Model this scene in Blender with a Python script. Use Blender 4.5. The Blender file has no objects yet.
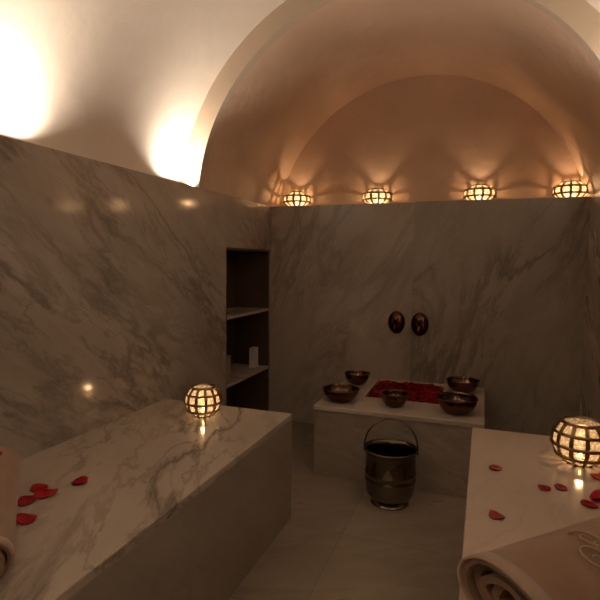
import bpy, math, random
from mathutils import Vector, Matrix
random.seed(7)
S = bpy.context.scene
PI = math.pi

# ------------------------------------------------------------------ camera
CAM_Z = 1.35
cam_d = bpy.data.cameras.new('camera')
cam = bpy.data.objects.new('camera', cam_d)
S.collection.objects.link(cam)
yv = Vector((185, 37, -510)).normalized()
xv = Vector((1416, -54, 510)); xv = (xv - xv.dot(yv) * yv).normalized()
zv = xv.cross(yv)
R3 = Matrix((xv, yv, zv))
cam.matrix_world = Matrix.Translation((0, 0, CAM_Z)) @ R3.to_4x4()
cam_d.sensor_width = 36.0
cam_d.lens = 36.0 * 510 / 600
cam_d.clip_start = 0.02
S.camera = cam

# ------------------------------------------------------------------ world, exposure
w = bpy.data.worlds.new('world'); S.world = w; w.use_nodes = True
w.node_tree.nodes['Background'].inputs[0].default_value = (0.02, 0.015, 0.01, 1)
w.node_tree.nodes['Background'].inputs[1].default_value = 0.2
S.view_settings.view_transform = 'Standard'
S.view_settings.look = 'None'
S.view_settings.gamma = 1
S.view_settings.use_curve_mapping = False
S.view_settings.exposure = 0.0
S.cycles.use_denoising = True
S.cycles.max_bounces = 10
S.cycles.diffuse_bounces = 6
S.cycles.glossy_bounces = 4
S.cycles.transparent_max_bounces = 12
S.cycles.sample_clamp_indirect = 3.0
S.cycles.caustics_reflective = False
S.cycles.caustics_refractive = False

UPLIGHT_W = 6.6          # each recessed uplight on the side ledges
UP_COL = (1.0, 0.85, 0.71)
LAN_COL = (1.0, 0.64, 0.36)
UP_SPREAD = 138
LEDGE_LAN_W = 2.3
BENCH_LAN_W = 0.75

# room sizes
XL, XR = -1.69, 0.65
CX = -0.52
LED = 1.80
YB = 3.95
YREAR = -0.9

# ------------------------------------------------------------------ materials
def nt(name):
    m = bpy.data.materials.new(name); m.use_nodes = True
    t = m.node_tree
    return m, t, t.nodes['Principled BSDF']

def node(t, typ, **kw):
    n = t.nodes.new(typ)
    for k, v in kw.items(): setattr(n, k, v)
    return n

def ramp(t, stops):
    n = t.nodes.new('ShaderNodeValToRGB')
    e = n.color_ramp.elements
    while len(e) < len(stops): e.new(0.5)
    for i, (p, c) in enumerate(stops):
        e[i].position = p
        e[i].color = (c, c, c, 1) if isinstance(c, (int, float)) else (*c, 1)
    return n

def mixc(t, a, b, fac, typ='MIX'):
    n = t.nodes.new('ShaderNodeMix'); n.data_type = 'RGBA'; n.blend_type = typ
    for sock, val in ((n.inputs[0], fac), (n.inputs[6], a), (n.inputs[7], b)):
        if hasattr(val, 'links') or isinstance(val, bpy.types.NodeSocket): t.links.new(val, sock)
        elif isinstance(val, (int, float)): sock.default_value = val
        else: sock.default_value = (*val, 1)
    return n.outputs[2]

def math_n(t, op, a, b=None):
    n = t.nodes.new('ShaderNodeMath'); n.operation = op
    for i, v in enumerate((a, b)):
        if v is None: continue
        if isinstance(v, (int, float)): n.inputs[i].default_value = v
        else: t.links.new(v, n.inputs[i])
    return n.outputs[0]

def vein_layer(t, vec, scale, width, detail=6, dist=0.0, seed=0.0):
    n = node(t, 'ShaderNodeTexNoise'); n.noise_dimensions = '4D'
    t.links.new(vec, n.inputs['Vector'])
    n.inputs['W'].default_value = seed
    n.inputs['Scale'].default_value = scale
    n.inputs['Detail'].default_value = detail
    n.inputs['Roughness'].default_value = 0.6
    n.inputs['Distortion'].default_value = dist
    a = math_n(t, 'ABSOLUTE', math_n(t, 'SUBTRACT', n.outputs['Fac'], 0.5))
    r = ramp(t, [(0.0, 1.0), (width, 0.0)])
    t.links.new(a, r.inputs[0])
    return r.outputs[0]

def marble(name, base, cloud, vein, d1=(0, 1, 0), strength=0.8, rough=0.22, seed=0.0, tiles=None, scale=1.0, dist=0.9):
    m, t, b = nt(name)
    tc = node(t, 'ShaderNodeTexCoord')
    d1 = Vector(d1).normalized()
    up = Vector((0.02, 0.05, 1)) if abs(d1.z) < 0.8 else Vector((1, 0, 0))
    d2 = up.cross(d1).normalized(); d3 = d1.cross(d2)
    rot = Matrix((d1, d2, d3)).transposed().to_euler()
    mp = node(t, 'ShaderNodeMapping', vector_type='TEXTURE')
    mp.inputs['Rotation'].default_value = rot
    mp.inputs['Scale'].default_value = (2.6 / scale, 0.9 / scale, 0.9 / scale)
    t.links.new(tc.outputs['Object'], mp.inputs['Vector'])
    v = mp.outputs['Vector']
    l1 = vein_layer(t, v, 1.6, 0.035, 7, dist, seed)
    l2 = vein_layer(t, v, 4.2, 0.03, 6, 0.5, seed + 3.1)
    # places where veins gather
    mk = node(t, 'ShaderNodeTexNoise'); mk.noise_dimensions = '4D'
    mk.inputs['W'].default_value = seed + 9; mk.inputs['Scale'].default_value = 1.4; mk.inputs['Detail'].default_value = 3
    t.links.new(v, mk.inputs['Vector'])
    mr = ramp(t, [(0.42, 0.12), (0.62, 1.0)]); t.links.new(mk.outputs['Fac'], mr.inputs[0])
    cl = node(t, 'ShaderNodeTexNoise'); cl.noise_dimensions = '4D'
    cl.inputs['W'].default_value = seed + 5; cl.inputs['Scale'].default_value = 2.6; cl.inputs['Detail'].default_value = 8
    cl.inputs['Roughness'].default_value = 0.65
    t.links.new(v, cl.inputs['Vector'])
    cr = ramp(t, [(0.35, 0.0), (0.7, 1.0)]); t.links.new(cl.outputs['Fac'], cr.inputs[0])
    col = mixc(t, base, cloud, cr.outputs[0])
    v1 = math_n(t, 'MULTIPLY', l1, mr.outputs[0])
    v2 = math_n(t, 'MULTIPLY', math_n(t, 'MULTIPLY', l2, mr.outputs[0]), 0.6)
    vm = math_n(t, 'MULTIPLY', math_n(t, 'MAXIMUM', v1, v2), strength)
    col = mixc(t, col, vein, vm)
    if tiles:
        sx, sy, ox, oy = tiles
        sep = node(t, 'ShaderNodeSeparateXYZ'); t.links.new(tc.outputs['Object'], sep.inputs[0])
        js = []
        for k, (s, o) in enumerate(((sx, ox), (sy, oy))):
            f = math_n(t, 'FRACT', math_n(t, 'DIVIDE', math_n(t, 'ADD', sep.outputs[k], 50 * s - o), s))
            dd = math_n(t, 'MINIMUM', f, math_n(t, 'SUBTRACT', 1.0, f))
            js.append(math_n(t, 'LESS_THAN', dd, 0.0022 / s))
        j = math_n(t, 'MAXIMUM', js[0], js[1])
        # each tile a touch different
        fx = math_n(t, 'FLOOR', math_n(t, 'DIVIDE', math_n(t, 'SUBTRACT', sep.outputs[0], ox), sx))
        fy = math_n(t, 'FLOOR', math_n(t, 'DIVIDE', math_n(t, 'SUBTRACT', sep.outputs[1], oy), sy))
        wn = node(t, 'ShaderNodeTexWhiteNoise', noise_dimensions='2D')
        cb = node(t, 'ShaderNodeCombineXYZ'); t.links.new(fx, cb.inputs[0]); t.links.new(fy, cb.inputs[1])
        t.links.new(cb.outputs[0], wn.inputs['Vector'])
        tr = ramp(t, [(0, 0.70), (1, 1.0)]); t.links.new(wn.outputs['Value'], tr.inputs[0])
        col = mixc(t, col, tr.outputs[0], 1.0, 'MULTIPLY')
        col = mixc(t, col, (vein[0] * .6, vein[1] * .6, vein[2] * .6), math_n(t, 'MULTIPLY', j, 0.45))
    t.links.new(col, b.inputs['Base Color'])
    rr = ramp(t, [(0.3, rough * 0.8), (0.8, rough * 1.5)]); t.links.new(cl.outputs['Fac'], rr.inputs[0])
    t.links.new(rr.outputs[0], b.inputs['Roughness'])
    b.inputs['Specular IOR Level'].default_value = 0.5
    return m

def plaster(name, c1, c2, rough=0.8, bump=0.15):
    m, t, b = nt(name)
    tc = node(t, 'ShaderNodeTexCoord')
    n = node(t, 'ShaderNodeTexNoise'); n.inputs['Scale'].default_value = 1.7; n.inputs['Detail'].default_value = 6
    t.links.new(tc.outputs['Object'], n.inputs['Vector'])
    r = ramp(t, [(0.3, c1), (0.7, c2)]); t.links.new(n.outputs['Fac'], r.inputs[0])
    t.links.new(r.outputs[0], b.inputs['Base Color'])
    n2 = node(t, 'ShaderNodeTexNoise'); n2.inputs['Scale'].default_value = 9; n2.inputs['Detail'].default_value = 8
    t.links.new(tc.outputs['Object'], n2.inputs['Vector'])
    bp = node(t, 'ShaderNodeBump'); bp.inputs['Strength'].default_value = bump; bp.inputs['Distance'].default_value = 0.02
    t.links.new(n2.outputs['Fac'], bp.inputs['Height']); t.links.new(bp.outputs[0], b.inputs['Normal'])
    b.inputs['Roughness'].default_value = rough
    return m

def metal(name, col, rough, hammer=0.0, hscale=60):
    m, t, b = nt(name)
    b.inputs['Metallic'].default_value = 1.0
    tc = node(t, 'ShaderNodeTexCoord')
    n = node(t, 'ShaderNodeTexNoise'); n.inputs['Scale'].default_value = 14; n.inputs['Detail'].default_value = 5
    t.links.new(tc.outputs['Object'], n.inputs['Vector'])
    r = ramp(t, [(0.3, tuple(c * 0.75 for c in col)), (0.7, col)]); t.links.new(n.outputs['Fac'], r.inputs[0])
    t.links.new(r.outputs[0], b.inputs['Base Color'])
    b.inputs['Roughness'].default_value = rough
    if hammer:
        vo = node(t, 'ShaderNodeTexVoronoi'); vo.inputs['Scale'].default_value = hscale
        t.links.new(tc.outputs['Object'], vo.inputs['Vector'])
        bp = node(t, 'ShaderNodeBump'); bp.inputs['Strength'].default_value = hammer; bp.inputs['Distance'].default_value = 0.004
        t.links.new(vo.outputs['Distance'], bp.inputs['Height']); t.links.new(bp.outputs[0], b.inputs['Normal'])
    return m

def cloth(name, c1, c2):
    m, t, b = nt(name)
    tc = node(t, 'ShaderNodeTexCoord')
    n = node(t, 'ShaderNodeTexNoise'); n.inputs['Scale'].default_value = 260; n.inputs['Detail'].default_value = 3
    t.links.new(tc.outputs['Object'], n.inputs['Vector'])
    n2 = node(t, 'ShaderNodeTexNoise'); n2.inputs['Scale'].default_value = 11; n2.inputs['Detail'].default_value = 4
    t.links.new(tc.outputs['Object'], n2.inputs['Vector'])
    r = ramp(t, [(0.35, c1), (0.65, c2)]); t.links.new(n2.outputs['Fac'], r.inputs[0])
    t.links.new(r.outputs[0], b.inputs['Base Color'])
    bp = node(t, 'ShaderNodeBump'); bp.inputs['Strength'].default_value = 0.4; bp.inputs['Distance'].default_value = 0.003
    t.links.new(n.outputs['Fac'], bp.inputs['Height']); t.links.new(bp.outputs[0], b.inputs['Normal'])
    b.inputs['Roughness'].default_value = 0.9
    b.inputs['Sheen Weight'].default_value = 0.3
    return m

MB_BASE, MB_CLOUD, MB_VEIN = (0.45, 0.40, 0.35), (0.32, 0.275, 0.235), (0.09, 0.07, 0.055)
M_wall_l = marble('marble_left', (0.44, 0.385, 0.335), (0.29, 0.245, 0.205), MB_VEIN, (0.0, 1.0, -0.75), 0.62, 0.11, 1.3, scale=1.5, dist=0.35)
M_wall_b = marble('marble_back', (0.43, 0.375, 0.32), (0.34, 0.29, 0.245), MB_VEIN, (0.7, 0.1, 1.0), 0.45, 0.2, 4.7)
M_wall_b2 = marble('marble_back_panel', (0.36, 0.32, 0.27), (0.25, 0.22, 0.18), MB_VEIN, (0.35, 0.1, 1.0), 0.75, 0.2, 12.4)
M_wall_r = marble('marble_right', MB_BASE, MB_CLOUD, MB_VEIN, (0.0, 1.0, 0.62), 0.6, 0.26, 7.7)
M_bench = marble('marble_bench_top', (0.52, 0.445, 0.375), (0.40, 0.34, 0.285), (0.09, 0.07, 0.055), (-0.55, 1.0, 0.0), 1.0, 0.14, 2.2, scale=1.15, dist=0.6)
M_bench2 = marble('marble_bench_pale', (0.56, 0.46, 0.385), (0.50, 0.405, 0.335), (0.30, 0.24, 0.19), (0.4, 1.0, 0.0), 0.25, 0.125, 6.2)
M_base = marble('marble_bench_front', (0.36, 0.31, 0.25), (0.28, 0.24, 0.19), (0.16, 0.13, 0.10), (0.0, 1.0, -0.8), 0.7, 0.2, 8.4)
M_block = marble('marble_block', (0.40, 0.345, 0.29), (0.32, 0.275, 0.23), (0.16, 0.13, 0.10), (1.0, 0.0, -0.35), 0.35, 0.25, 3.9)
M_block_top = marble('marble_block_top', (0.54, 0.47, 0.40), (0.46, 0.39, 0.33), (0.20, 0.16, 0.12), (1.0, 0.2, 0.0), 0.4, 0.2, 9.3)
M_floor = marble('marble_floor', (0.40, 0.34, 0.27), (0.25, 0.205, 0.155), (0.15, 0.12, 0.09), (1.0, 0.5, 0.0), 0.45, 0.3, 5.1, tiles=(0.62, 0.62, -0.62, 2.37))
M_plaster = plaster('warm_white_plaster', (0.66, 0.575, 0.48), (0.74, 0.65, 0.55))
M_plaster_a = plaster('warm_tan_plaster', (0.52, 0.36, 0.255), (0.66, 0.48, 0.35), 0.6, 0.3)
M_plaster_shade = plaster('arch_plaster_shaded', (0.48, 0.38, 0.28), (0.56, 0.45, 0.34))  # arch face tinted darker than the ceiling to paint in its weaker light
M_wood = plaster('dark_stained_wood', (0.05, 0.03, 0.018), (0.085, 0.052, 0.03), 0.5, 0.1)
M_copper = metal('dark_copper', (0.13, 0.06, 0.037), 0.22, 0.35, 45)
M_copper_in = metal('copper_inside', (0.20, 0.125, 0.085), 0.16, 0.3, 45)
M_steel = metal('steel', (0.19, 0.155, 0.12), 0.13)
M_brass = metal('aged_brass', (0.30, 0.21, 0.11), 0.3)
M_towel = cloth('tan_towel', (0.25, 0.15, 0.095), (0.30, 0.185, 0.12))
M_towel_hem = cloth('pale_hem', (0.37, 0.265, 0.19), (0.41, 0.30, 0.215))
M_embroid = cloth('pale_embroidery', (0.42, 0.30, 0.21), (0.46, 0.335, 0.235))
M_box = plaster('pale_grey_card', (0.55, 0.52, 0.47), (0.60, 0.57, 0.52), 0.6, 0.02)
M_box2 = plaster('dull_tan_card', (0.22, 0.17, 0.12), (0.26, 0.20, 0.15), 0.6, 0.02)

def petal_mat(name, c1, c2):
    m, t, b = nt(name)
    tc = node(t, 'ShaderNodeTexCoord')
    n = node(t, 'ShaderNodeTexNoise'); n.inputs['Scale'].default_value = 30
    t.links.new(tc.outputs['Object'], n.inputs['Vector'])
    r = ramp(t, [(0.35, c1), (0.7, c2)]); t.links.new(n.outputs['Fac'], r.inputs[0])
    t.links.new(r.outputs[0], b.inputs['Base Color'])
    b.inputs['Roughness'].default_value = 0.5
    b.inputs['Specular IOR Level'].default_value = 0.15
    return m
M_petal = petal_mat('red_petal', (0.26, 0.005, 0.008), (0.38, 0.012, 0.014))
M_petal_d = petal_mat('dark_red_petal', (0.19, 0.002, 0.006), (0.25, 0.004, 0.009))
M_petal_p = petal_mat('pinkish_petal', (0.26, 0.04, 0.035), (0.36, 0.08, 0.065))
M_petal_o = petal_mat('orange_red_petal', (0.50, 0.05, 0.02), (0.60, 0.10, 0.04))

def glass_mat(strength_transp):
    m = bpy.data.materials.new('beaded_glass'); m.use_nodes = True
    t = m.node_tree
    t.nodes.remove(t.nodes['Principled BSDF'])
    out = t.nodes['Material Output']
    tr = node(t, 'ShaderNodeBsdfTransparent'); tr.inputs[0].default_value = (1, 0.9, 0.74, 1)
    tl = node(t, 'ShaderNodeBsdfTranslucent'); tl.inputs[0].default_value = (0.95, 0.86, 0.68, 1)
    gl = node(t, 'ShaderNodeBsdfGlossy'); gl.inputs['Roughness'].default_value = 0.15
    tc = node(t, 'ShaderNodeTexCoord')
    vo = node(t, 'ShaderNodeTexVoronoi'); vo.inputs['Scale'].default_value = 90
    t.links.new(tc.outputs['Object'], vo.inputs['Vector'])
    r = ramp(t, [(0.1, 0.25), (0.6, 0.7)]); t.links.new(vo.outputs['Distance'], r.inputs[0])
    bp = node(t, 'ShaderNodeBump'); bp.inputs['Strength'].default_value = 0.5; bp.inputs['Distance'].default_value = 0.003
    t.links.new(vo.outputs['Distance'], bp.inputs['Height'])
    t.links.new(bp.outputs[0], gl.inputs['Normal'])
    df = node(t, 'ShaderNodeBsdfDiffuse'); df.inputs[0].default_value = (0.9, 0.82, 0.66, 1)
    m0 = node(t, 'ShaderNodeMixShader'); m0.inputs[0].default_value = 0.4
    t.links.new(tl.outputs[0], m0.inputs[1]); t.links.new(df.outputs[0], m0.inputs[2])
    m1 = node(t, 'ShaderNodeMixShader'); t.links.new(r.outputs[0], m1.inputs[0])
    t.links.new(m0.outputs[0], m1.inputs[1]); t.links.new(tr.outputs[0], m1.inputs[2])
    m2 = node(t, 'ShaderNodeMixShader'); m2.inputs[0].default_value = 0.06
    t.links.new(m1.outputs[0], m2.inputs[1]); t.links.new(gl.outputs[0], m2.inputs[2])
    t.links.new(m2.outputs[0], out.inputs[0])
    return m
M_glass = glass_mat(0.4)

def emit_mat(name, col, s):
    m = bpy.data.materials.new(name); m.use_nodes = True
    t = m.node_tree; t.nodes.remove(t.nodes['Principled BSDF'])
    e = node(t, 'ShaderNodeEmission'); e.inputs[0].default_value = (*col, 1); e.inputs[1].default_value = s
    t.links.new(e.outputs[0], t.nodes['Material Output'].inputs[0])
    return m
M_flame = emit_mat('flame', (1.0, 0.62, 0.25), 60)
M_lens = emit_mat('uplight_lens', UP_COL, 5)

m, t, b = nt('candle_wax'); M_wax = m
b.inputs['Base Color'].default_value = (0.8, 0.7, 0.52, 1); b.inputs['Roughness'].default_value = 0.5
m, t, b = nt('basin_water'); M_water = m
b.inputs['Base Color'].default_value = (0.10, 0.012, 0.012, 1); b.inputs['Roughness'].default_value = 0.05
m, t, b = nt('water'); M_clear = m
b.inputs['Base Color'].default_value = (0.10, 0.085, 0.06, 1); b.inputs['Roughness'].default_value = 0.04

# ------------------------------------------------------------------ mesh helpers
class MB:
    def __init__(s): s.v = []; s.f = []; s.sm = []
    def add(s, vs, fs, smooth=False, T=None):
        k = len(s.v)
        s.v += [tuple(T @ Vector(p)) if T else tuple(p) for p in vs]
        s.f += [tuple(i + k for i in f) for f in fs]
        s.sm += [smooth] * len(fs)
        return s
    def box(s, a, b, T=None):
        (x0, y0, z0), (x1, y1, z1) = a, b
        return s.add([(x0, y0, z0), (x1, y0, z0), (x1, y1, z0), (x0, y1, z0), (x0, y0, z1), (x1, y0, z1), (x1, y1, z1), (x0, y1, z1)],
              [(3, 2, 1, 0), (4, 5, 6, 7), (0, 1, 5, 4), (1, 2, 6, 5), (2, 3, 7, 6), (3, 0, 4, 7)], False, T)
    def lathe(s, prof, n=40, T=None, smooth=True, sx=1.0, wave=None):
        vs, fs = [], []
        for i, (r, z) in enumerate(prof):
            for k in range(n):
                a = 2 * PI * k / n
                rr = r * (wave(a, z) if wave else 1)
                vs.append((rr * math.cos(a) * sx, rr * math.sin(a), z))
        for i in range(len(prof) - 1):
            for k in range(n):
                k2 = (k + 1) % n
                fs.append((i * n + k, i * n + k2, (i + 1) * n + k2, (i + 1) * n + k))
        return s.add(vs, fs, smooth, T)
    def tube(s, pts, r, n=10, T=None, closed=False):
        pts = [Vector(p) for p in pts]; N = len(pts); vs, fs = [], []
        prev = None
        for i, p in enumerate(pts):
            if closed: d = (pts[(i + 1) % N] - pts[i - 1])
            else: d = pts[min(i + 1, N - 1)] - pts[max(i - 1, 0)]
            d.normalize()
            if prev is None:
                u = d.orthogonal().normalized()
            else:
                u = (prev - prev.dot(d) * d).normalized()
            prev = u; q = d.cross(u)
            rr = r(i / (N - 1)) if callable(r) else r
            for k in range(n):
                a = 2 * PI * k / n
                vs.append(p + rr * (math.cos(a) * u + math.sin(a) * q))
        for i in range(N if closed else N - 1):
            j = (i + 1) % N
            for k in range(n):
                k2 = (k + 1) % n
                fs.append((i * n + k, i * n + k2, j * n + k2, j * n + k))
        if not closed:
            fs.append(tuple(range(n - 1, -1, -1))); fs.append(tuple((N - 1) * n + k for k in range(n)))
        return s.add(vs, fs, True, T)
    def build(s, name, mat, parent=None, bevel=0.0, loc=None):
        me = bpy.data.meshes.new(name)
        me.from_pydata(s.v, [], s.f); me.update()
        for p, q in zip(me.polygons, s.sm): p.use_smooth = q
        me.materials.append(mat)
        o = bpy.data.objects.new(name, me); S.collection.objects.link(o)
        if parent: o.parent = parent
        if loc: o.location = loc
        if bevel:
            md = o.modifiers.new('edge', 'BEVEL'); md.width = bevel; md.segments = 2; md.limit_method = 'ANGLE'
        return o

def tag(o, label=None, cat=None, group=None, kind=None):
    for k, v in (('label', label), ('category', cat), ('group', group), ('kind', kind)):
        if v: o[k] = v
    return o

def thing(name, loc, label, cat, group=None, rz=0.0):
    o = bpy.data.objects.new(name, None); S.collection.objects.link(o)
    o.empty_display_size = 0.05
    o.location = loc; o.rotation_euler = (0, 0, rz)
    return tag(o, label, cat, group)

def struct(name, mb, mat, bevel=0.0): return tag(mb.build(name, mat, None, bevel), kind='structure')

def copy_tree(o, parent=None):
    c = o.copy(); S.collection.objects.link(c)
    c.parent = parent
    for ch in [x for x in S.objects if x.parent == o]: copy_tree(ch, c)
    return c

# ------------------------------------------------------------------ the room
struct('floor', MB().box((XL - .4, YREAR - .1, -0.1), (XR + .4, 4.3, 0)), M_floor)
NY0, NY1, NZ = 3.165, 3.932, 1.44
wl = MB()
wl.box((XL - .36, YREAR, 0), (XL, NY0, LED))
wl.box((XL - .36, NY0, NZ), (XL, NY1, LED))
wl.box((XL - .36, NY1, 0), (XL, 4.22, LED))
struct('wall_left', wl, M_wall_l)
wb = MB()
wb.box((XL, YB, 0), (-0.508, 4.22, LED))
struct('wall_back', wb, M_wall_b)
struct('wall_back.001', MB().box((-0.508, YB - .05, 0), (XR, 4.22, LED)), M_wall_b2)
struct('wall_right', MB().box((XR, YREAR, 0), (XR + .36, 4.22, LED)), M_wall_r)
struct('wall_rear', MB().box((XL - .4, YREAR - .1, 0), (XR + .4, YREAR, 3.15)), M_plaster)

def vault(name, y0, y1, c0, c1, th, mat, n=72, ny=1):
    """half-round shell between y0 and y1; c = (centre z, radius) at each end"""
    mb = MB(); vs, fs = [], []
    for j in range(ny + 1):
        u = j / ny; y = y0 + (y1 - y0) * u
        cz = c0[0] + (c1[0] - c0[0]) * u; R = c0[1] + (c1[1] - c0[1]) * u
        a0 = math.asin((LED - cz) / R)
        for ring in (0, 1):
            rr = R + ring * th
            for k in range(n + 1):
                a = a0 + (PI - 2 * a0) * k / n
                vs.append((CX + rr * math.cos(a), y, cz + rr * math.sin(a) if ring else max(LED, cz + rr * math.sin(a))))
    st = 2 * (n + 1)
    for j in range(ny):
        for k in range(n):
            a = j * st + k
            fs.append((a, a + 1, a + 1 + st, a + st))
            q = a + n + 1
            fs.append((q, q + st, q + st + 1, q + 1))
    for k in range(n):
        fs.append((k, k + n + 1, k + n + 2, k + 1))
        q = ny * st + k
        fs.append((q, q + 1, q + n + 2, q + n + 1))
    mb.add(vs, fs, True)
    me = mb.build(name, mat)
    md = me.modifiers.new('split', 'EDGE_SPLIT'); md.split_angle = 0.8
    return tag(me, kind='structure')
FZ, FR, BZ, BR = 1.68, 1.172, 1.60, 1.195
MZ, MR = 1.66, 1.305
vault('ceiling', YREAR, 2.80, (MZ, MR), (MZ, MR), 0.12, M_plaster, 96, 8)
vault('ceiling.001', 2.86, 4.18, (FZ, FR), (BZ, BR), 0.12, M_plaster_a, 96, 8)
# the arch between the two vaults
ar = MB(); vs, fs = [], []; n = 96
for y in (2.80, 2.86):
    for (cz, R) in ((FZ, FR), (MZ, MR + .1)):
        a0 = math.asin((LED - cz) / R)
        for k in range(n + 1):
            a = a0 + (PI - 2 * a0) * k / n
            vs.append((CX + R * math.cos(a), y, cz + R * math.sin(a)))
N1 = n + 1
for k in range(n):
    fs += [(k, k + N1, k + N1 + 1, k + 1), (k + 2 * N1, k + 2 * N1 + 1, k + 3 * N1 + 1, k + 3 * N1),
           (k, k + 1, k + 1 + 2 * N1, k + 2 * N1), (k + N1, k + 3 * N1, k + 3 * N1 + 1, k + N1 + 1)]
ar.add(vs, fs, False); struct('trim_1', ar, M_plaster_shade)
# lunette above the back wall
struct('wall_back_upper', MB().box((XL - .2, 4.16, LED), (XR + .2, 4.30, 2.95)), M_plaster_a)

# ------------------------------------------------------------------ recessed shelves
t0 = thing('recessed_shelf_unit', (XL, (NY0 + NY1) / 2, 0), 'dark three-tier recessed shelf niche in the left marble wall beside the back corner', 'shelf niche')
hw = (NY1 - NY0) / 2
k = MB()
k.box((-.34, -hw, 0), (-.32, hw, NZ)); k.box((-.32, -hw, 0.0), (-.004, -hw + .015, NZ)); k.box((-.32, hw - .015, 0), (-.004, hw, NZ))
k.box((-.32, -hw + .015, NZ - .015), (-.004, hw - .015, NZ)); k.box((-.32, -hw + .015, 0), (-.004, hw - .015, .02))
k.build('casing', M_wood, t0)
for z in (0.945, 0.455):
    MB().box((-.32, -hw + .015, z - .014), (-.002, hw - .015, z + .008)).build('shelf', M_block, t0, 0.002)
MB_ = MB().box((-.026, -.036, 0), (.026, .036, .165))
tag(MB_.build('upright_box', M_box, None, 0.004, (XL - .10, 3.835, .463)), 'pale grey upright box standing on the lower shelf of the wall niche', 'box')
tag(MB().box((-.05, -.04, 0), (.05, .04, .20)).build('upright_box', M_box2, None, 0.004, (XL - .07, 3.235, .463)), 'dull tan box half hidden behind the near edge of the wall niche', 'box')

# ------------------------------------------------------------------ marble benches and washing block
BH = 0.56
def bench(name, x0, x1, y0, y1, label, mt, mbm):
    t = thing(name, ((x0 + x1) / 2, (y0 + y1) / 2, 0), label, 'marble bench')
    hx, hy = (x1 - x0) / 2, (y1 - y0) / 2
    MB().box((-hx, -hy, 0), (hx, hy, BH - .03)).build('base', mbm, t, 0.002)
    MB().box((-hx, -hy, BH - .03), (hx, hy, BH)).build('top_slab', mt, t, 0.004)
    return t
bench('marble_bench', XL + .001, -0.914, -0.6, 2.43, 'long grey-veined marble bench built against the left wall beside the niche', M_bench, M_base)
bench('marble_bench', -0.03, XR - .001, -0.6, 2.55, 'pale marble bench on the right strewn with loose petals in front of the lantern', M_bench2, M_base)

BX0, BX1, BY0, BY1, KH = -0.985, 0.03, 3.0, 3.898, 0.445
HX0, HX1, HY0, HY1 = -0.735, -0.245, 3.33, 3.875
t0 = thing('washing_block', ((BX0 + BX1) / 2, (BY0 + BY1) / 2, 0), 'low marble washing block against the back wall with a sunken petal-filled basin', 'marble block')
ox, oy = (BX0 + BX1) / 2, (BY0 + BY1) / 2
def rel(a, b): return (a[0] - ox, a[1] - oy, a[2]), (b[0] - ox, b[1] - oy, b[2])
k = MB()
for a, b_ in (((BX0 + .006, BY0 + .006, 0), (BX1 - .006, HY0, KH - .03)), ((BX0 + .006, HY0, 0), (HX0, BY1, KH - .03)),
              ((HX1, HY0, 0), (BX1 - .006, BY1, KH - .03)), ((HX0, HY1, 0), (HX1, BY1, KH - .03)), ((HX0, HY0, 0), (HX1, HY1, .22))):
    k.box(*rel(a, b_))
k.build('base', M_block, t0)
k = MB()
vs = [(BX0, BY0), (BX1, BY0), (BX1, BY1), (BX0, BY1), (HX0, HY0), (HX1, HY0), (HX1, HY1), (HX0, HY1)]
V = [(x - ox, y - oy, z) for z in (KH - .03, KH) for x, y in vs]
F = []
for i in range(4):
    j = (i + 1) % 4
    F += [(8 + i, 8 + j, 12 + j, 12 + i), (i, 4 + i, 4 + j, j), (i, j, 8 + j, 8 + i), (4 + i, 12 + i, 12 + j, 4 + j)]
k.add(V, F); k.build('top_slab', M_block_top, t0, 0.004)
MB().box((HX0 + .001 - ox, HY0 + .001 - oy, .221), (HX1 - .001 - ox, HY1 - .001 - oy, KH - .022)).build('water', M_water, t0)

# ------------------------------------------------------------------ petals
def petal_mb(size, cup, seed, mb=None, T=None, twist=0.0):
    """a cupped rose petal: heart-shaped outline, real thickness"""
    rnd = random.Random(seed)
    mb = mb or MB(); nr, na = 4, 14; th = 0.0012
    wob = [1 + rnd.uniform(-.10, .10) for _ in range(na)]
    vs, fs = [], []
    asp = rnd.uniform(.72, .95); notch = rnd.uniform(.05, .18); curl = rnd.uniform(.4, 1.1)
    for side in (0, 1):
        vs.append((0, 0, th * side))
        for i in range(1, nr + 1):
            u = i / nr
            for kk in range(na):
                a = 2 * PI * kk / na
                rr = size * .5 * u * wob[kk] * (1 - notch * math.exp(-((a - PI / 2) / .35) ** 2)) * (1 - .22 * max(0, -math.sin(a)))
                x, y = rr * math.cos(a) * asp, rr * math.sin(a)
                z = cup * size * u * u * (.55 + .45 * math.sin(a * 2 + seed)) + th * side
                z += curl * .12 * size * max(0, math.sin(a)) * u ** 3 + twist * x * y / size
                vs.append((x, y, z))
    st = 1 + nr * na
    for side in (0, 1):
        o = side * st
        for kk in range(na):
            k2 = (kk + 1) % na
            tri = (o, o + 1 + kk, o + 1 + k2)
            fs.append(tri if side else tri[::-1])
            for i in range(nr - 1):
                q = (o + 1 + i * na + kk, o + 1 + (i + 1) * na + kk, o + 1 + (i + 1) * na + k2, o + 1 + i * na + k2)
                fs.append(q if side else q[::-1])
    e = 1 + (nr - 1) * na
    for kk in range(na):
        k2 = (kk + 1) % na
        fs.append((e + kk, e + k2, st + e + k2, st + e + kk))
    zm = min(v[2] for v in vs)
    vs = [(x, y, z - zm) for x, y, z in vs]
    return mb.add(vs, fs, True, T)

def petal(x, y, z, size, rz, mat, label, seed, cup=.10, group=None, tilt=(0, 0)):
    o = petal_mb(size, cup, seed).build('rose_petal', mat)
    o.location = (x, y, z); o.rotation_euler = (tilt[0], tilt[1], rz)
    tag(o, label, 'petal', group)

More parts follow.
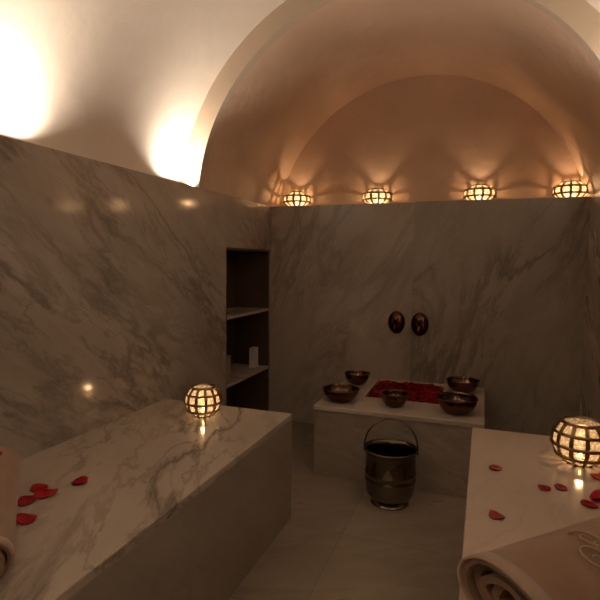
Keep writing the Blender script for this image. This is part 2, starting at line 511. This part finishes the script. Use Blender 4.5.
GL = 'rose petals on the left bench'
GR = 'rose petals on the right bench'
ZB = BH + .0005
petal(-1.405, 1.290, ZB, .068, 1.1, M_petal, 'dark red petal nearest the towel roll, topmost of the cluster on the left bench', 3, group=GL)
petal(-1.360, 1.268, ZB, .085, -1.1, M_petal, 'long bright red petal at the outer right of the cluster on the left bench', 5, .12, group=GL)
petal(-1.370, 1.205, ZB, .080, .3, M_petal, 'broad red petal in the middle of the cluster beside the left towel roll', 8, group=GL)
petal(-1.272, 1.120, ZB, .072, 2.0, M_petal, 'square dark red petal, lowest of the cluster beside the left towel roll', 11, group=GL)
petal(-1.315, 1.374, ZB, .065, -.7, M_petal, 'lone curled red petal on the veined slab between towel roll and lantern', 15, .2, group=GL)
petal(.068, 2.053, ZB, .058, 1.4, M_petal_p, 'brownish pink petal near the far left corner of the right bench', 21, group=GR)
petal(.227, 1.93, ZB, .052, 1.7, M_petal_d, 'small dark red petal, left one of the close pair below the right lantern', 23, group=GR)
petal(.282, 1.953, ZB, .050, 1.0, M_petal_d, 'small dark red petal, right one of the close pair below the right lantern', 27, group=GR)
petal(.064, 1.655, ZB, .060, 1.2, M_petal_p, 'pink-edged petal lying alone in front of the right towel roll', 31, .125, group=GR)
petal(.427, 2.104, ZB, .062, .5, M_petal_o, 'orange-red petal at the picture edge just under the right lantern', 33, group=GR)
petal(.385, 1.89, ZB, .060, .2, M_petal, 'upright folded deep red petal behind the right towel roll', 37, .35, group=GR)
petal(.352, 1.845, ZB, .062, 1.5, M_petal, 'flat deep red petal lying against the right towel roll', 39, group=GR)

pf = MB(); rr = random.Random(4)
for i in range(520):
    x = rr.uniform(HX0 + .026, HX1 - .026); y = rr.uniform(HY0 + .026, HY1 - .026)
    T = Matrix.Translation((x, y, KH - .016 + rr.uniform(0, .012))) @ Matrix.Rotation(rr.uniform(0, 6.28), 4, 'Z') @ Matrix.Rotation(rr.uniform(-.18, .18), 4, 'X')
    petal_mb(rr.uniform(.04, .055), rr.uniform(.03, .14), i, pf, T)
tag(pf.build('floating_petals', M_petal_d), 'dense layer of deep red rose petals floating in the block basin', 'petals', kind='stuff')

# ------------------------------------------------------------------ candle lanterns
def lantern(loc, D, H, label, group, watt, cols=12, rows=4, rz=0.0, hole=.60, foot=.42):
    t = thing('candle_lantern', loc, label, 'lantern', group, rz)
    R = D / 2
    def prof(u):                     # u 0..1 bottom to top
        a0, a1 = -math.acos(foot), math.acos(hole)
        a = a0 + (a1 - a0) * u
        z0, z1 = math.sin(a0), math.sin(a1)
        return R * math.cos(a), H * (math.sin(a) - z0) / (z1 - z0)
    NU = 24
    g = MB()
    g.lathe([(prof(i / NU)[0] - .0035, prof(i / NU)[1] + .0) for i in range(1, NU)] , 60)
    g.build('glass_globe', M_glass, t)
    f = MB()
    th = .004; hwid = .014 * D / .19
    for c in range(cols):            # upright ribs
        a = 2 * PI * c / cols
        vs, fs = [], []
        for i in range(NU + 1):
            r, z = prof(i / NU)
            w_ = hwid * (.55 + .45 * r / R)
            for (dr, s) in ((-.002, -1), (-.002, 1), (th, 1), (th, -1)):
                q = r + dr
                vs.append((q * math.cos(a) - s * w_ * math.sin(a) * .5, q * math.sin(a) + s * w_ * math.cos(a) * .5, z))
        for i in range(NU):
            for k_ in range(4):
                k2 = (k_ + 1) % 4
                fs.append((i * 4 + k_, i * 4 + k2, i * 4 + 4 + k2, i * 4 + 4 + k_))
        f.add(vs, fs)
    for rI in range(1, rows):        # hoops
        u = (rI + .12) / (rows + .1)
        r, z = prof(u)
        f.tube([((r + .002) * math.cos(2 * PI * i / 48), (r + .002) * math.sin(2 * PI * i / 48), z) for i in range(48)], .0062 * D / .19, 8, None, True)
    for rI in range(rows):           # little studs at the crossings
        u = (rI + .12) / (rows + .1)
        r, z = prof(max(u, .05))
        for c in range(cols):
            a = 2 * PI * c / cols
            f.lathe([(0.0001, -.005), (.0045, -.003), (.006, 0), (.0045, .003), (.0001, .005)], 8, Matrix.Translation(((r + .004) * math.cos(a), (r + .004) * math.sin(a), z)))
    f.build('frame', M_brass, t)
    r, z = prof(1)
    MB().lathe([(r - .004, z - .004), (r + .006, z - .006), (r + .009, z), (r + .006, z + .005), (r - .002, z + .005), (r - .004, z - .004)], 60,
               wave=lambda a, zz: 1 + .012 * math.cos(a * 24)).build('rim', M_brass, t)
    r, z = prof(0)
    MB().lathe([(.0005, .004), (r - .004, .004), (r + .004, .010), (r + .006, .004), (r + .004, 0), (.0005, 0)], 48).build('foot', M_brass, t)
    c = MB().lathe([(.0005, .0045), (.019, .0045), (.020, .006), (.020, .024), (.018, .026), (.0005, .025)], 28).build('candle', M_wax, t)
    MB().lathe([(.0003, .026), (.003, .029), (.0048, .034), (.0035, .042), (.0003, .050)], 14).build('flame', M_flame, c)
    ld = bpy.data.lights.new('candle_light', 'POINT'); ld.energy = watt; ld.color = LAN_COL; ld.shadow_soft_size = .013
    lo = bpy.data.objects.new('candle_light', ld); S.collection.objects.link(lo); lo.parent = t; lo.location = (0, 0, max(.06, H * .5))
    return t
GLd = 'brass lanterns along the ledge above the back wall'
ys = 4.065
lantern((-1.505, ys, LED), .23, .122, 'small brass bead lantern on the back ledge, first from the left corner', GLd, LEDGE_LAN_W, rows=3, hole=.42, rz=.1)
lantern((-0.825, ys, LED), .23, .122, 'small brass bead lantern on the back ledge above the two wall taps', GLd, LEDGE_LAN_W, rows=3, hole=.42, rz=.3)
lantern((-0.055, ys, LED), .23, .122, 'small brass bead lantern on the back ledge, third along from the left corner', GLd, LEDGE_LAN_W, rows=3, hole=.42, rz=.2)
lantern((0.548, ys, LED), .23, .122, 'small brass bead lantern on the back ledge at its far right end', GLd, LEDGE_LAN_W, rows=3, hole=.42, rz=.4)
lantern((-1.325, 2.235, BH), .183, .148, 'round brass bead lantern glowing on the far end of the left bench', 'brass lanterns on the benches', BENCH_LAN_W, rows=4, rz=.15)
lantern((0.385, 2.245, BH), .21, .165, 'largest brass bead lantern standing on the right bench', 'brass lanterns on the benches', BENCH_LAN_W, rows=4, cols=12, rz=.05, hole=.66)

# ------------------------------------------------------------------ uplights on the side ledges
up = None
ups = [(-1.732, 1.50, 'slim linear uplight on the left ledge at the picture edge'),
       (-1.735, 2.70, 'slim linear uplight on the left ledge beside the arch'),
       (-1.732, 0.30, 'slim linear uplight on the left ledge nearest the viewer'),
       (0.692, 2.65, 'slim linear uplight on the right ledge beside the arch'),
       (0.692, 1.47, 'slim linear uplight on the right ledge above the bench'),
       (0.692, 0.30, 'slim linear uplight on the right ledge nearest the viewer')]
for i, (x, y, lab) in enumerate(ups):
    if up is None:
        up = o = thing('uplight', (x, y, LED), lab, 'uplight', 'slim uplights on the side ledges')
        hb = MB().box((-.022, -.125, 0), (.022, .125, .003)).box((-.022, -.125, .003), (-.018, .125, .005)).box((.018, -.125, .003), (.022, .125, .005))
        hb.build('housing', M_steel, o)
        MB().box((-.018, -.123, .003), (.018, .123, .0045)).build('lens', M_lens, o)
    else:
        o = copy_tree(up); o.location = (x, y, LED); tag(o, lab)
    ld = bpy.data.lights.new('uplight_beam', 'AREA'); ld.shape = 'RECTANGLE'; ld.size = .035; ld.size_y = .24
    ld.energy = UPLIGHT_W; ld.color = UP_COL; ld.spread = math.radians(UP_SPREAD)
    lo = bpy.data.objects.new('uplight_beam', ld); S.collection.objects.link(lo)
    lo.location = (x, y, LED + .007); lo.rotation_euler = (PI, 0, 0)

# ------------------------------------------------------------------ copper bowls on the block
def bowl(x, y, D, H, rz, label, parts=True):
    t = thing('copper_bowl', (x, y, KH), label, 'bowl', 'copper bowls on the washing block', rz)
    R = D / 2
    pr = [(.0005, 0), (R * .42, 0), (R * .45, .004)]
    out = [(R * (.45 + .55 * math.sin(u * PI / 2) ** .9), .004 + (H - .004) * (1 - math.cos(u * PI / 2)) ** .85) for u in [i / 12 for i in range(1, 13)]]
    inn = [(r - .004, z + .003) for r, z in out[::-1]]
    lobes = lambda a, z: 1 + .035 * math.cos(6 * a) * min(1, z / H)
    MB().lathe(pr + out + [(R + .006, H + .001), (R + .006, H + .004), (R - .003, H + .004)], 48, wave=lobes).build('body', M_copper, t)
    MB().lathe([(R - .003, H + .004)] + inn + [(R * .42, .007), (.0005, .007)], 48, wave=lobes).build('inner_lining', M_copper_in, t)
    MB().lathe([(.0005, H * .55), (R * .885, H * .55), (R * .86, H * .53)], 40, wave=lobes).build('water', M_clear, t)
    return t
bowl(-0.850, 3.16, .225, .082, .2, 'copper bowl at the front left corner of the washing block')
bowl(-0.862, 3.66, .180, .078, .5, 'copper bowl at the back left corner of the washing block')
bowl(-0.505, 3.17, .165, .082, .1, 'small copper bowl at the middle of the front edge, before the red petals')
bowl(-0.115, 3.70, .215, .085, .3, 'copper bowl at the back right corner of the washing block')
bowl(-0.130, 3.17, .235, .095, .7, 'copper bowl at the front right corner of the washing block')

# ------------------------------------------------------------------ wall taps
def tap(x, yw, label):
    t = thing('wall_tap', (x, yw, .885), label, 'tap', 'copper wall taps above the washing block')
    TX = Matrix.Rotation(PI / 2, 4, 'X')
    SY = Matrix.Diagonal((1.15, 1.55, 1, 1))
    MB().lathe([(.0005, 0), (.054, 0), (.057, .004), (.054, .012), (.046, .017), (.040, .026), (.028, .034), (.0005, .036)], 40, TX @ SY).build('backplate', M_copper, t)
    MB().tube([(0, -.030, -.005), (0, -.055, -.006), (0, -.080, -.016), (0, -.092, -.036), (0, -.094, -.055)], lambda u: .016 - .004 * u, 14).build('spout', M_copper, t)
    MB().lathe([(.0005, .034), (.011, .034), (.010, .050), (.018, .056), (.022, .064), (.018, .072), (.0005, .075)], 24, Matrix.Translation((0, 0, .034)) @ TX).build('handle', M_copper_in, t)
tap(-0.628, YB - .0005, 'oval dark copper wall tap, left one of the pair above the washing block')
tap(-0.445, YB - .0505, 'oval dark copper wall tap, right one of the pair, next to the panel seam')

# ------------------------------------------------------------------ bucket
t0 = thing('metal_bucket', (-0.460, 2.80, 0), 'shiny metal bucket with raised hoop handle on the floor before the washing block', 'bucket', rz=.12)
SC = Matrix.Diagonal((1.0, 1.0, .88, 1))
body = [(.0005, .030), (.095, .030), (.118, .042), (.134, .075), (.138, .13), (.139, .155), (.1425, .158), (.1425, .166), (.139, .169), (.139, .195),
        (.1425, .198), (.1425, .206), (.139, .209), (.1385, .30), (.141, .335), (.147, .350)]
inner = [(.143, .350), (.137, .335), (.134, .30), (.134, .10), (.110, .05), (.0005, .045)]
MB().lathe(body + inner, 64, SC).build('body', M_steel, t0)
MB().lathe([(.143, .347), (.149, .347), (.1515, .352), (.149, .357), (.143, .357), (.141, .352), (.143, .347)], 64, SC).build('rim', M_steel, t0)
MB().lathe([(.085, .032), (.088, .020), (.104, .006), (.108, 0), (.102, 0), (.097, .008), (.082, .022), (.080, .032), (.085, .032)], 64, SC).build('foot_ring', M_steel, t0)
h = MB()
la = math.radians(16)
pts = []
for i in range(33):
    a = PI * i / 32
    hh = .165 * math.sin(a) ** .85
    pts.append((.148 * math.cos(a), math.sin(la) * hh, .296 + hh))
h.tube(pts, .0048, 10); h.build('handle', M_steel, t0)
for s in (-1, 1):
    MB().lathe([(.0005, -.006), (.012, -.005), (.014, 0), (.012, .005), (.0005, .006)], 18, Matrix.Translation((s * .147, 0, .296)) @ Matrix.Rotation(PI / 2, 4, 'Y')).build('handle_lug', M_steel, t0)

# ------------------------------------------------------------------ rolled towels
def towel_roll(p0, ang, L, R, label, turns=4.0, core=.026, emb=False, phase=0.0, wide=1.03, flat=.93):
    """spiral roll, axis from p0 (near end centre) horizontally along ang"""
    t = thing('rolled_towel', (p0[0], p0[1], BH), label, 'rolled towel', rz=ang)
    pitch = (R - core) / turns; th = pitch * .80
    n = int(turns * 40)
    rnd = random.Random(int(L * 1000))
    mb = MB(); vs, fs = [], []
    NX = 14
    def cr(i, off):
        u = i / n; a = u * turns * 2 * PI + phase
        r = core + pitch * turns * u + off + .0025 * math.sin(a * 3 + u * 9)
        zz = R + r * math.sin(a)
        return r * math.cos(a) * wide, .002 + zz * flat if zz > 0 else .002
    for ix in range(NX + 1):
        x = L * ix / NX
        for i in range(n + 1):
            u = i / n
            e = .010 * math.sin(u * 11 + 1) + .012 * (1 - u)       # uneven layers at the ends
            xx = x
            if ix == 0: xx = x + e
            if ix == NX: xx = x - e
            for off in (-th, 0):
                y, z = cr(i, off)
                vs.append((xx, -y, max(z, .002)))
    st = 2 * (n + 1)
    for ix in range(NX):
        for i in range(n):
            a = ix * st + 2 * i
            fs.append((a + 1, a + 3, a + 3 + st, a + 1 + st))
            fs.append((a, a + st, a + 2 + st, a + 2))
        a = ix * st; fs.append((a, a + 1, a + 1 + st, a + st))
        a = ix * st + 2 * n; fs.append((a, a + st, a + 1 + st, a + 1))
    for i in range(n):
        a = 2 * i; fs.append((a, a + 2, a + 3, a + 1))
        a = NX * st + 2 * i; fs.append((a, a + 1, a + 3, a + 2))
    mb.add(vs, fs, True)
    o = mb.build('cloth', M_towel, t)
    md = o.modifiers.new('split', 'EDGE_SPLIT'); md.split_angle = 1.0
    # pale hem band around the open end
    hm = MB(); vs, fs = [], []
    i0 = n - 40
    for ix, x in enumerate((-.003, .030)):
        for i in range(i0, n + 1):
            e = (.010 * math.sin(i / n * 11 + 1) + .012 * (1 - i / n)) * (1 - ix)
            for off in (-.004, .0025):
                y, z = cr(i, off); vs.append((x + e, -y, max(z, .001)))
    m2 = 2 * (n - i0 + 1)
    for i in range(n - i0):
        a = 2 * i
        fs += [(a + 1, a + 3, a + 3 + m2, a + 1 + m2), (a, a + 2, a + 3, a + 1), (a + m2, a + 1 + m2, a + 3 + m2, a + 2 + m2), (a, a + m2, a + 2 + m2, a + 2)]
    hm.add(vs, fs, True)
    tag(hm.build('hem', M_towel_hem, t), 'pale hem around the open end')
    if emb:
        em = MB()
        def on_roll(s, a):      # s along axis, a angle from top
            r = R + .0015
            return (s, r * math.sin(a) * wide, .002 + (R + r * math.cos(a)) * flat)
        def swirl(s0, a0, sc, flip, turns_=1.35, rot=0.0):
            P = []
            for q in range(34):
                u = q / 33; th_ = u * turns_ * 2 * PI * flip + rot; rad = sc * (1 - .78 * u)
                P.append(on_roll(s0 + rad * math.cos(th_), a0 + rad * math.sin(th_) / R))
            em.tube(P, lambda u: .0030 * (1 - .5 * u), 6)
        for (s0, a0, sc, fl, ro) in emb: swirl(s0, a0, sc, fl, 1.35, ro)
        tag(em.build('embroidery', M_embroid, t), 'pale embroidered scrolls on the roll')
    return t
towel_roll((.068, 1.115), math.radians(45), .62, .097, 'tan rolled towel with pale scroll embroidery lying diagonally on the right bench', phase=-PI / 2, wide=1.45, flat=.78, core=.02,
           emb=[(0.21, -0.4, 0.034, 1, 0), (0.26, 0.03, 0.03, -1, 2.0), (0.3, -0.45, 0.036, -1, 1.0), (0.35, -0.05, 0.032, 1, 3.0), (0.4, -0.45, 0.03, 1, 0), (0.26, -0.21, 0.02, 1, 4.0), (0.44, -0.1, 0.026, -1, 2)])
towel_roll((-1.075, .805), math.radians(137), .66, .080, 'plain tan rolled towel lying diagonally on the left bench beside the petals', phase=-PI / 2, core=.040, turns=3.0)
petal(-1.462, 1.172, BH + .1525, .05, .4, M_petal, 'red petal resting on top of the left towel roll', 45, group=GL)
